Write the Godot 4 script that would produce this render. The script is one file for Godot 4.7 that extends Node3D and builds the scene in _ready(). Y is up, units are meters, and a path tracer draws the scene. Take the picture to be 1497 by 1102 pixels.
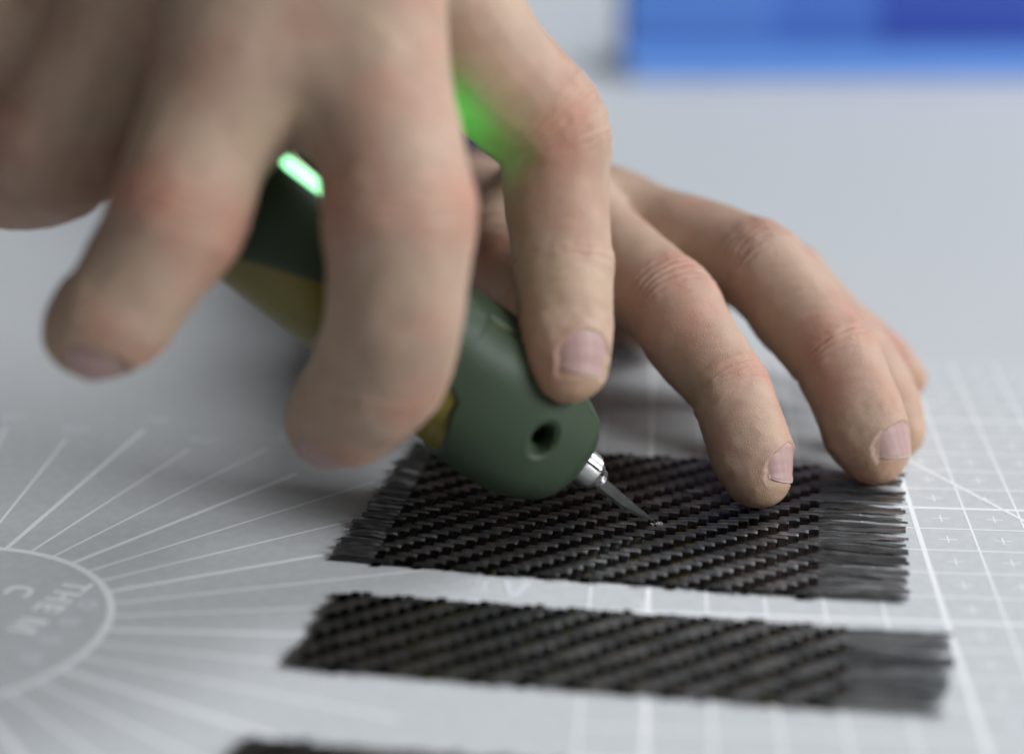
extends Node3D
# Close-up of a workbench: two hands, a green precision cutter, strips of woven black fibre on a grey cutting mat.
# Shapes are worked out in millimetres and committed in metres.

const MM := 0.001
var taken := {}

func numbered(called: String) -> String:
	var n: int = taken.get(called, 0)
	taken[called] = n + 1
	return called if n == 0 else "%s_%03d" % [called, n]

func thing(called: String, label: String, category: String, group := "") -> Node3D:
	var o := Node3D.new()
	o.name = numbered(called)
	add_child(o, true)
	o.set_meta("label", label)
	o.set_meta("category", category)
	if group != "":
		o.set_meta("group", group)
	return o

func part(called: String, mesh: Mesh, m: Material, parent: Node3D) -> MeshInstance3D:
	var o := MeshInstance3D.new()
	o.name = called
	o.mesh = mesh
	o.material_override = m
	parent.add_child(o, true)
	return o

func mat(c: Color, rough := 0.6, metal := 0.0, spec := 0.5) -> StandardMaterial3D:
	var m := StandardMaterial3D.new()
	m.albedo_color = c.linear_to_srgb()
	m.roughness = rough
	m.metallic = metal
	m.metallic_specular = spec
	return m

func noise_tex(freq: float, seed_: int, size := 512, kind := FastNoiseLite.TYPE_SIMPLEX_SMOOTH, octaves := 4, ramp: Gradient = null) -> NoiseTexture2D:
	var n := FastNoiseLite.new()
	n.noise_type = kind
	n.frequency = freq
	n.seed = seed_
	n.fractal_octaves = octaves
	if kind == FastNoiseLite.TYPE_CELLULAR:
		n.cellular_return_type = FastNoiseLite.RETURN_DISTANCE2_SUB
	var t := NoiseTexture2D.new()
	t.width = size
	t.height = size
	t.seamless = true
	t.noise = n
	if ramp:
		t.color_ramp = ramp
	return t

func ramp2(a: Color, b: Color) -> Gradient:
	var g := Gradient.new()
	g.set_color(0, a)
	g.set_color(1, b)
	return g

# ---- a mesh made of loose vertices and triangles (mm), with smooth normals
func commit(v: PackedVector3Array, t: PackedInt32Array, col := PackedColorArray(), uv := PackedVector2Array(), given := PackedVector3Array()) -> ArrayMesh:
	var n := given
	if n.is_empty():
		n = normals_of(v, t)
	var w := PackedVector3Array()
	w.resize(v.size())
	for i in v.size():
		w[i] = v[i] * MM
	var a := []
	a.resize(Mesh.ARRAY_MAX)
	a[Mesh.ARRAY_VERTEX] = w
	a[Mesh.ARRAY_NORMAL] = n
	if col.size():
		a[Mesh.ARRAY_COLOR] = col
	if uv.size():
		a[Mesh.ARRAY_TEX_UV] = uv
	a[Mesh.ARRAY_INDEX] = t
	var m := ArrayMesh.new()
	m.add_surface_from_arrays(Mesh.PRIMITIVE_TRIANGLES, a)
	return m

func normals_of(v: PackedVector3Array, t: PackedInt32Array) -> PackedVector3Array:
	var n := PackedVector3Array()
	n.resize(v.size())
	for k in range(0, t.size(), 3):
		var a := v[t[k]]
		var f := (v[t[k + 2]] - a).cross(v[t[k + 1]] - a)
		n[t[k]] += f
		n[t[k + 1]] += f
		n[t[k + 2]] += f
	for i in n.size():
		n[i] = n[i].normalized()
	return n

# a grid of points; closed round the columns when wrap is set. flip turns the faces over
func grid_tris(rows: int, cols: int, wrap: bool, flip := false) -> PackedInt32Array:
	var t := PackedInt32Array()
	var last := cols if wrap else cols - 1
	for r in rows - 1:
		for c in last:
			var c2 := (c + 1) % cols
			var a := r * cols + c
			var b := r * cols + c2
			var d := (r + 1) * cols + c
			var e := (r + 1) * cols + c2
			if flip:
				t.append_array([a, d, b, b, d, e])
			else:
				t.append_array([a, b, d, b, e, d])
	return t

func table(tab: Array, x: float) -> float:
	if x <= tab[0][0]:
		return tab[0][1]
	for i in range(1, tab.size()):
		if x <= tab[i][0]:
			var f: float = (x - tab[i - 1][0]) / (tab[i][0] - tab[i - 1][0])
			var m0: float = slope(tab, i - 1)
			var m1: float = slope(tab, i)
			var h: float = tab[i][0] - tab[i - 1][0]
			return (2 * f * f * f - 3 * f * f + 1) * tab[i - 1][1] + (f * f * f - 2 * f * f + f) * h * m0 + (3 * f * f - 2 * f * f * f) * tab[i][1] + (f * f * f - f * f) * h * m1
	return tab[-1][1]

func slope(tab: Array, i: int) -> float:
	if i == 0 or i == tab.size() - 1:
		return 0.0
	var a: float = (tab[i][1] - tab[i - 1][1]) / (tab[i][0] - tab[i - 1][0])
	var b: float = (tab[i + 1][1] - tab[i][1]) / (tab[i + 1][0] - tab[i][0])
	return 0.0 if a * b <= 0 else 2.0 * a * b / (a + b)

# =====================================================================  hands
# distance field of tapered capsules: fingers (group >= 1) and palm (group 0)
class Flesh:
	var a := PackedVector3Array()
	var ab := PackedVector3Array()
	var inv := PackedFloat32Array()
	var ra := PackedFloat32Array()
	var rd := PackedFloat32Array()
	var group := PackedInt32Array()
	var s0 := PackedFloat32Array()
	var len := PackedFloat32Array()
	var blocks := {}
	var cell := 1.6
	var per := 4

	func add(p: Vector3, q: Vector3, r: float, r2: float, g: int, s := 0.0) -> void:
		a.append(p)
		ab.append(q - p)
		inv.append(1.0 / maxf((q - p).length_squared(), 1e-6))
		ra.append(r)
		rd.append(r2 - r)
		group.append(g)
		s0.append(s)
		len.append((q - p).length())

	func one(i: int, p: Vector3) -> float:
		var ap := p - a[i]
		var t := clampf(ap.dot(ab[i]) * inv[i], 0.0, 1.0)
		return (ap - ab[i] * t).length() - ra[i] - rd[i] * t

	func field(p: Vector3, list: PackedInt32Array) -> float:
		var palm := 1e3
		var fingers := 1e3
		var cur := 1e3
		var g := -1
		for i in list:
			var ap := p - a[i]
			var t := clampf(ap.dot(ab[i]) * inv[i], 0.0, 1.0)
			var d := (ap - ab[i] * t).length() - ra[i] - rd[i] * t
			if group[i] == 0:
				var h := maxf(7.0 - absf(palm - d), 0.0) / 7.0
				palm = minf(palm, d) - h * h * 1.75
			elif group[i] == g:
				cur = minf(cur, d)
			else:
				if g > 0:
					var h := maxf(1.2 - absf(fingers - cur), 0.0) / 1.2
					fingers = minf(fingers, cur) - h * h * 0.3
				g = group[i]
				cur = d
		if g > 0:
			var h := maxf(1.2 - absf(fingers - cur), 0.0) / 1.2
			fingers = minf(fingers, cur) - h * h * 0.3
		var h2 := maxf(7.0 - absf(fingers - palm), 0.0) / 7.0
		return minf(fingers, palm) - h2 * h2 * 1.75

	func key(p: Vector3) -> Vector3i:
		var b := cell * per
		return Vector3i(floori(p.x / b), floori(p.y / b), floori(p.z / b))

	func near(p: Vector3) -> PackedInt32Array:
		var k := key(p)
		if not blocks.has(k):
			var c := (Vector3(k) + Vector3.ONE * 0.5) * cell * per
			var ds := PackedFloat32Array()
			var low := 1e3
			for i in a.size():
				var d := one(i, c)
				ds.append(d)
				low = minf(low, d)
			var l := PackedInt32Array()
			for i in a.size():
				if ds[i] < low + cell * per * 1.8 + 7.5:
					l.append(i)
			blocks[k] = l
		return blocks[k]

	func at(p: Vector3) -> float:
		return field(p, near(p))

	func gradient(p: Vector3) -> Vector3:
		var l := near(p)
		var e := 0.12
		return Vector3(field(p + Vector3(e, 0, 0), l) - field(p - Vector3(e, 0, 0), l), field(p + Vector3(0, e, 0), l) - field(p - Vector3(0, e, 0), l), field(p + Vector3(0, 0, e), l) - field(p - Vector3(0, 0, e), l)).normalized()

	func settle(p: Vector3) -> Vector3:
		var l := near(p)
		var d := field(p, l)
		var e := 0.1
		var g := Vector3(field(p + Vector3(e, 0, 0), l) - d, field(p + Vector3(0, e, 0), l) - d, field(p + Vector3(0, 0, e), l) - d) / e
		return p - g * d / maxf(g.length_squared(), 0.25)

	# surface nets over the blocks the surface passes through
	func surface() -> Array:
		var b := cell * per
		var todo := {}
		for i in a.size():
			var r := maxf(ra[i], ra[i] + rd[i]) + b
			var lo := key(a[i].min(a[i] + ab[i]) - Vector3.ONE * r)
			var hi := key(a[i].max(a[i] + ab[i]) + Vector3.ONE * r)
			for x in range(lo.x, hi.x + 1):
				for y in range(lo.y, hi.y + 1):
					for z in range(lo.z, hi.z + 1):
						var k := Vector3i(x, y, z)
						if not todo.has(k) and absf(one(i, (Vector3(k) + Vector3.ONE * 0.5) * b)) < b * 1.1 + 3.0:
							todo[k] = true
		var verts := PackedVector3Array()
		var index := {}
		var edges := []
		var n := per + 1
		var f := PackedFloat32Array()
		f.resize(n * n * n)
		for k: Vector3i in todo:
			var o := Vector3(k) * b
			var l := near(o + Vector3.ONE * b * 0.5)
			if absf(field(o + Vector3.ONE * b * 0.5, l)) > b * 0.9 + 1.5:
				continue
			var m := 0
			for x in n:
				for y in n:
					for z in n:
						f[m] = field(o + Vector3(x, y, z) * cell, l)
						m += 1
			for x in per:
				for y in per:
					for z in per:
						var c := (x * n + y) * n + z
						var sum := Vector3.ZERO
						var hits := 0
						var mask := 0
						for q in 8:
							if f[c + (q & 1) * n * n + ((q >> 1) & 1) * n + (q >> 2)] < 0:
								mask |= 1 << q
						if mask == 0 or mask == 255:
							continue
						for q in 8:
							for ax in 3:
								var bit := 1 << ax
								if q & bit:
									continue
								var q2 := q | bit
								if ((mask >> q) & 1) == ((mask >> q2) & 1):
									continue
								var f1 := f[c + (q & 1) * n * n + ((q >> 1) & 1) * n + (q >> 2)]
								var f2 := f[c + (q2 & 1) * n * n + ((q2 >> 1) & 1) * n + (q2 >> 2)]
								var p1 := Vector3(q & 1, (q >> 1) & 1, q >> 2)
								var p2 := Vector3(q2 & 1, (q2 >> 1) & 1, q2 >> 2)
								sum += p1.lerp(p2, f1 / (f1 - f2))
								hits += 1
						var g := k * per + Vector3i(x, y, z)
						index[g] = verts.size()
						verts.append(o + (Vector3(x, y, z) + sum / hits) * cell)
						for ax in 3:
							var f0 := f[c]
							var f1 := f[c + (n * n if ax == 0 else n if ax == 1 else 1)]
							if (f0 < 0) != (f1 < 0):
								edges.append([g, ax, f0 < 0])
		var tris := PackedInt32Array()
		for e in edges:
			var g: Vector3i = e[0]
			var u := Vector3i(0, 1, 0) if e[1] == 0 else Vector3i(0, 0, 1) if e[1] == 1 else Vector3i(1, 0, 0)
			var w := Vector3i(0, 0, 1) if e[1] == 0 else Vector3i(1, 0, 0) if e[1] == 1 else Vector3i(0, 1, 0)
			if not (index.has(g - u) and index.has(g - w) and index.has(g - u - w)):
				continue
			var i0: int = index[g]
			var i1: int = index[g - u]
			var i2: int = index[g - u - w]
			var i3: int = index[g - w]
			if e[2]:
				tris.append_array([i0, i2, i1, i0, i3, i2])
			else:
				tris.append_array([i0, i1, i2, i0, i2, i3])
		for i in verts.size():
			verts[i] = settle(verts[i])
		return [verts, tris]

func spline(c: Array, per: int) -> Array:
	var out := []
	for i in c.size() - 1:
		var p0: Vector4 = c[maxi(i - 1, 0)]
		var p1: Vector4 = c[i]
		var p2: Vector4 = c[i + 1]
		var p3: Vector4 = c[mini(i + 2, c.size() - 1)]
		for k in per:
			var t := float(k) / per
			out.append(0.5 * (2.0 * p1 + (p2 - p0) * t + (2.0 * p0 - 5.0 * p1 + 4.0 * p2 - p3) * t * t + (3.0 * p1 - p0 - 3.0 * p2 + p3) * t * t * t))
	out.append(c[-1])
	return out

func v3(p: Vector4) -> Vector3:
	return Vector3(p.x, p.y, p.z)

# where a skin point lies on its finger: [finger, arc length, height above the finger's axis toward its back (-1..1), side (-1..1), radius there]
func locate(fl: Flesh, fingers: Array, p: Vector3) -> Array:
	var best := 1e3
	var bi := -1
	for i in fl.near(p):
		if fl.group[i] > 0:
			var d := fl.one(i, p)
			if d < best:
				best = d
				bi = i
	if bi < 0 or best > 1.6:
		return []
	var t := clampf((p - fl.a[bi]).dot(fl.ab[bi]) * fl.inv[bi], 0.0, 1.0)
	var s := fl.s0[bi] + (p - fl.a[bi]).dot(fl.ab[bi]) * fl.inv[bi] * fl.len[bi] if t in [0.0, 1.0] else fl.s0[bi] + t * fl.len[bi]
	var fg: Dictionary = fingers[fl.group[bi] - 1]
	var f := clampf((s - fg.s_pip) / maxf(fg.s_dip - fg.s_pip, 0.1), 0.0, 1.0)
	var up: Vector3 = (fg.back as Vector3).lerp(fg.nail, f)
	var axis := fl.ab[bi].normalized()
	up = (up - axis * up.dot(axis)).normalized()
	var side := axis.cross(up)
	var rel := p - fl.a[bi] - fl.ab[bi] * t
	var r := fl.ra[bi] + fl.rd[bi] * t
	return [fl.group[bi] - 1, s, rel.dot(up) / r, rel.dot(side) / r, r]

func make_hand(called: String, label: String, fingers: Array, palm: Array, nails: Array, tone: Color, seed_: int, sleeve := []) -> Node3D:
	var fl := Flesh.new()
	var g := 0
	for f in fingers:
		g += 1
		var pts := spline(f.c, 3)
		var s := 0.0
		for i in pts.size() - 1:
			if i == int(f.pip) * 3 or (i == int(f.pip * 3.0)):
				f.s_pip = s
			if i == int(f.dip * 3.0):
				f.s_dip = s
			fl.add(v3(pts[i]), v3(pts[i + 1]), pts[i].w, pts[i + 1].w, g, s)
			s += v3(pts[i]).distance_to(v3(pts[i + 1]))
		f.s_end = s
		f.pts = pts
		f.r_end = pts[-1].w
	for c in palm:
		fl.add(v3(c[0]), v3(c[1]), c[0].w, c[1].w, 0)
	var got := fl.surface()
	var v: PackedVector3Array = got[0]
	var t: PackedInt32Array = got[1]
	# finer triangles round the creases and the nails
	for round_ in 2:
		var want := PackedFloat32Array()
		want.resize(v.size())
		for i in v.size():
			want[i] = 99.0
			var at := locate(fl, fingers, v[i])
			if at.is_empty():
				continue
			var f: Dictionary = fingers[at[0]]
			if at[2] > -0.35:
				if f.name in nails and at[1] > f.s_end + f.r_end - 15.5:
					want[i] = 0.75 if round_ == 0 else 0.42
				elif f.name in nails and (absf(at[1] - f.s_dip) < 2.6 or absf(at[1] - f.s_pip) < 4.5):
					want[i] = 0.75 if round_ == 0 else 0.42
		var mids := {}
		var fresh := PackedInt32Array()
		var count := v.size()
		var halves := PackedInt32Array([0, 0, 0])
		for k in range(0, t.size(), 3):
			var split := 0
			for e in 3:
				var i := t[k + e]
				var j := t[k + (e + 1) % 3]
				halves[e] = -1
				if v[i].distance_to(v[j]) > minf(want[i], want[j]):
					var key := mini(i, j) * 1000003 + maxi(i, j)
					if not mids.has(key):
						mids[key] = v.size()
						v.append(fl.settle((v[i] + v[j]) * 0.5))
					halves[e] = mids[key]
					split += 1
			var a := t[k]
			var b := t[k + 1]
			var c := t[k + 2]
			var x := halves[0]
			var y := halves[1]
			var z := halves[2]
			if split == 0:
				fresh.append_array([a, b, c])
			elif split == 3:
				fresh.append_array([a, x, z, x, b, y, z, y, c, x, y, z])
			elif split == 1:
				if x >= 0: fresh.append_array([a, x, c, x, b, c])
				elif y >= 0: fresh.append_array([a, b, y, a, y, c])
				else: fresh.append_array([a, b, z, z, b, c])
			else:
				if x < 0: fresh.append_array([a, b, y, a, y, z, z, y, c])
				elif y < 0: fresh.append_array([a, x, z, x, b, c, x, c, z])
				else: fresh.append_array([a, x, y, a, y, c, x, b, y])
		t = fresh
	# creases, nail beds, unevenness, and the colour of the skin itself
	var lumps := FastNoiseLite.new()
	lumps.seed = seed_
	lumps.frequency = 0.09
	lumps.fractal_octaves = 3
	var blotch := FastNoiseLite.new()
	blotch.seed = seed_ + 7
	blotch.frequency = 0.055
	blotch.fractal_octaves = 3
	var col := PackedColorArray()
	col.resize(v.size())
	var done := PackedVector3Array()
	done.resize(v.size())
	for i in v.size():
		var p := v[i]
		var n := fl.gradient(p)
		var push := lumps.get_noise_3dv(p) * 0.42 + lumps.get_noise_3dv(p * 3.1) * 0.10
		var bl := blotch.get_noise_3dv(p)
		var red := 1.0 * bl + 0.04
		var pale := 0.0
		var at := locate(fl, fingers, p)
		if not at.is_empty():
			var f: Dictionary = fingers[at[0]]
			var wob := 0.35 * lumps.get_noise_2d(at[3] * 30.0, at[1] * 2.0 + at[0] * 50.0)
			var back: float = clampf((at[2] + 0.25) / 0.6, 0.0, 1.0)
			var bow: float = 1.3 * (1.0 - at[2])
			for cr in [[f.s_dip, 0.22, [-1.5, 0.0, 1.3]], [f.s_pip, 0.27, [-3.4, -1.7, 0.0, 1.6, 3.2]]]:
				var m := 0
				for off in cr[2]:
					m += 1
					var sgn := -1.0 if off < 0 else 1.0 if off > 0 else 0.0
					var d: float = at[1] - cr[0] - off + wob + sgn * bow * 0.5
					push -= cr[1] * (1.0 - 0.28 * absf(off)* 0.5) * exp(-d * d / 0.16) * back
					push += 0.12 * exp(-d * d / 1.6) * back
			# fuller pads on the palm side, bonier joints at the back
			var mid1: float = (f.s_pip + f.s_dip) * 0.5
			push += 0.55 * back * exp(-pow((at[1] - f.s_pip) / 5.0, 2.0)) + 0.25 * back * exp(-pow((at[1] - f.s_dip) / 3.6, 2.0)) - 0.35 * back * exp(-pow((at[1] - mid1) / 5.0, 2.0))
			var fr: float = clampf(-at[2], 0.0, 1.0)
			push += 0.7 * fr * exp(-pow((at[1] - mid1) / 6.0, 2.0)) + 0.8 * fr * exp(-pow((at[1] - f.s_end + 3.0) / 5.0, 2.0))
			red += 0.4 * exp(-pow((at[1] - f.s_pip) / 5.5, 2.0)) * back + 0.35 * exp(-pow((at[1] - f.s_dip) / 4.0, 2.0)) * back
			# palm-side folds at the joints
			var front: float = clampf((-at[2] + 0.1) / 0.6, 0.0, 1.0)
			for s: float in [f.s_dip - 0.6, f.s_pip - 0.4]:
				var d2: float = at[1] - s + wob
				push -= 0.45 * exp(-d2 * d2 / 0.5) * front
			var tip: float = f.s_end + f.r_end
			red += 0.5 * smoothstep(tip - 17.0, tip - 4.0, at[1]) * (0.4 + 0.6 * front)
			pale += smoothstep(tip - 6.5, tip - 1.0, at[1]) * 0.8
			if f.name in nails:
				# local nail plane: x across (mm), y along from the free edge
				var y: float = tip - at[1]
				var ang := atan2(at[3], at[2])
				var x: float = absf(ang) * at[4]
				var hw: float = f.r_mid * 0.84
				var yb: float = 10.2 - 3.0 * pow(clampf(x / hw, 0.0, 1.0), 2.0)
				var dx := x - hw
				var dy := y - yb
				var edge := maxf(dx, maxf(dy, 3.0 - y))
				if edge < 0:
					push -= 0.30 * smoothstep(0.1, -0.5, edge)
				elif y > 2.2:
					push += 0.22 * exp(-edge * edge / 2.2) * smoothstep(2.2, 5.0, y)
					pale += 0.08 * exp(-edge * edge / 0.2)
		done[i] = p + n * push
		var c := tone
		red = clampf(red, -0.5, 1.0)
		c = c.lerp(Color(tone.r * 1.0, tone.g * 0.66, tone.b * 0.63), red * 0.75) if red > 0 else c.lerp(Color(tone.r * 1.0, tone.g * 1.06, tone.b * 0.96), -red)
		c = c.lerp(Color(tone.r * 1.08, tone.g * 1.02, tone.b * 0.80), clampf(pale, 0.0, 1.0) * 0.5)
		c = c * (1.0 + 0.10 * blotch.get_noise_3dv(p * 4.0))
		c.a = 1.0
		col[i] = c
	var o := thing(called, label, "hand", "hands of one person at work")
	part("skin", commit(done, t, col), skin, o)
	if sleeve.size():
		part("sleeve", sleeve_mesh(sleeve), navy, o)
	for f in fingers:
		if f.name in nails:
			make_nail(fl, fingers, f, o)
	return o

func sleeve_mesh(c: Array) -> ArrayMesh:
	var pts := spline(c, 8)
	var folds := FastNoiseLite.new()
	folds.seed = 77
	folds.frequency = 0.035
	var v := PackedVector3Array()
	var n := 48
	var prof := []
	prof.append([0, -2.2])
	for i in pts.size():
		prof.append([i, 0.0])
	for q in prof:
		var i: int = q[0]
		var p := v3(pts[i])
		var dir := (v3(pts[mini(i + 1, pts.size() - 1)]) - v3(pts[maxi(i - 1, 0)])).normalized()
		var side := dir.cross(Vector3.UP).normalized()
		var up := side.cross(dir)
		for k in n:
			var a := TAU * k / n
			var w: Vector3 = p + (side * cos(a) + up * sin(a)) * (pts[i].w + q[1] + 2.2 * folds.get_noise_3dv(p * 2.0 + Vector3(cos(a), sin(a), 0) * 30.0))
			w.y = maxf(w.y, 0.6)
			v.append(w)
	return commit(v, grid_tris(prof.size(), n, true, false))

func make_nail(fl: Flesh, fingers: Array, f: Dictionary, o: Node3D) -> void:
	var pts: Array = f.pts
	var v := PackedVector3Array()
	var col := PackedColorArray()
	var tip: float = f.s_end + f.r_end
	var hw: float = f.r_mid * 0.84 + 0.35
	var rows := 25
	var cols := 23
	for layer in 2:
		for r in rows:
			for c in cols:
				var q := float(c) / (cols - 1) * 2.0 - 1.0
				var yb := 10.7 - 3.0 * q * q
				var yf := 2.6 + 1.6 * pow(absf(q), 2.5)
				var k := float(r) / (rows - 1)
				var y := lerpf(yb, yf, k)
				var s := minf(tip - y, f.s_end - 0.02)
				var over := tip - y - s
				# the axis point at that arc length
				var left := s
				var p := v3(pts[0])
				var axis := Vector3.ZERO
				var rad := 0.0
				for i in pts.size() - 1:
					var l := v3(pts[i]).distance_to(v3(pts[i + 1]))
					axis = (v3(pts[i + 1]) - v3(pts[i])).normalized()
					if left <= l or i == pts.size() - 2:
						p = v3(pts[i]) + axis * left
						rad = lerpf(pts[i].w, pts[i + 1].w, clampf(left / l, 0.0, 1.0))
						break
					left -= l
				axis = f.tip_axis
				var up: Vector3 = ((f.nail as Vector3) - axis * axis.dot(f.nail)).normalized()
				var side := axis.cross(up)
				var ang: float = q * hw / f.r_mid
				var dir := (up * cos(ang) + side * sin(ang)).normalized()
				p += axis * over
				var x: Vector3 = p + dir * (f.r_mid + 4.0)
				for it in 12:
					var d := fl.at(x)
					x -= dir * d * 0.9
					if d < 0.01:
						break
				var flat: Vector3 = p + dir * f.r_mid
				x = x.lerp(flat, smoothstep(0.75, 1.0, k) * 0.18)
				var lift := -0.20 + 0.12 * (1.0 - q * q) - 0.42 * pow(absf(q), 5.0) - 0.30 * smoothstep(0.14, 0.0, k) - 0.15 * smoothstep(0.9, 1.0, k) + 0.05 * k
				v.append(x + dir * (lift - layer * 0.4))
				var free := smoothstep(0.90, 0.96, k + 0.04 * q * q)
				var moon := smoothstep(0.20, 0.14, k + 0.12 * q * q)
				var c0 := (Color(0.37, 0.235, 0.215).lerp(Color(0.42, 0.325, 0.285), moon * 0.7).lerp(Color(0.40, 0.30, 0.25), free * 0.5) * (1.0 + 0.06 * sin(q * 23.0 + 3.0 * k)))
				col.append(c0)
	var n := rows * cols
	var t := grid_tris(rows, cols, false)
	var flip := (v[cols] - v[0]).cross(v[1] - v[0]).dot(f.nail) > 0
	var top := grid_tris(rows, cols, false, not flip)
	t = top.duplicate()
	var under := grid_tris(rows, cols, false, flip)
	for i in under:
		t.append(i + n)
	# close the rim
	var rim := []
	for c in cols: rim.append(c)
	for r in range(1, rows): rim.append(r * cols + cols - 1)
	for c in range(cols - 2, -1, -1): rim.append((rows - 1) * cols + c)
	for r in range(rows - 2, 0, -1): rim.append(r * cols)
	for i in rim.size():
		var a: int = rim[i]
		var b: int = rim[(i + 1) % rim.size()]
		if flip: t.append_array([a, b, a + n, b, b + n, a + n])
		else: t.append_array([a, a + n, b, b, a + n, b + n])
	part("fingernail", commit(v, t, col), nail_mat, o)

func prepare(fingers: Array) -> void:
	for f in fingers:
		var c: Array = f.c
		f.r_mid = c[c.size() - 2].w
		f.tip_axis = (v3(c[-1]) - v3(c[int(f.dip)])).normalized()

# =====================================================================  woven strips
func ribbon(path: PackedVector3Array, wide: PackedFloat32Array, thick: float, lean: PackedFloat32Array) -> ArrayMesh:
	var v := PackedVector3Array()
	var nn := PackedVector3Array()
	var uv := PackedVector2Array()
	var run := 0.0
	var across := 8
	for i in path.size():
		var dir := (path[mini(i + 1, path.size() - 1)] - path[maxi(i - 1, 0)]).normalized()
		var side := dir.cross(Vector3.UP).normalized()
		side = (side * cos(lean[i]) + side.cross(dir) * sin(lean[i])).normalized()
		var up := side.cross(dir).normalized()
		if i:
			run += path[i].distance_to(path[i - 1])
		for k in across + 1:
			var a := TAU * k / across
			var x := cos(a)
			var y := sin(a)
			# a flat lens: sharp edges, shallow back
			v.append(path[i] + side * x * wide[i] * 0.5 + up * y * thick * 0.5)
			nn.append((side * x * thick * 1.2 + up * y * wide[i] * 0.5 + up * (0.15 if y > 0 else -0.15)).normalized())
			uv.append(Vector2(absf(float(k) / across * 2.0 - 1.0), run * 0.12))
	var t := grid_tris(path.size(), across + 1, false, false)
	for e in [0, path.size() - 1]:
		var b: int = e * (across + 1)
		for k in range(1, across - 1):
			if e == 0: t.append_array([b, b + k + 1, b + k])
			else: t.append_array([b, b + k, b + k + 1])
	return commit(v, t, PackedColorArray(), uv, nn)

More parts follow.
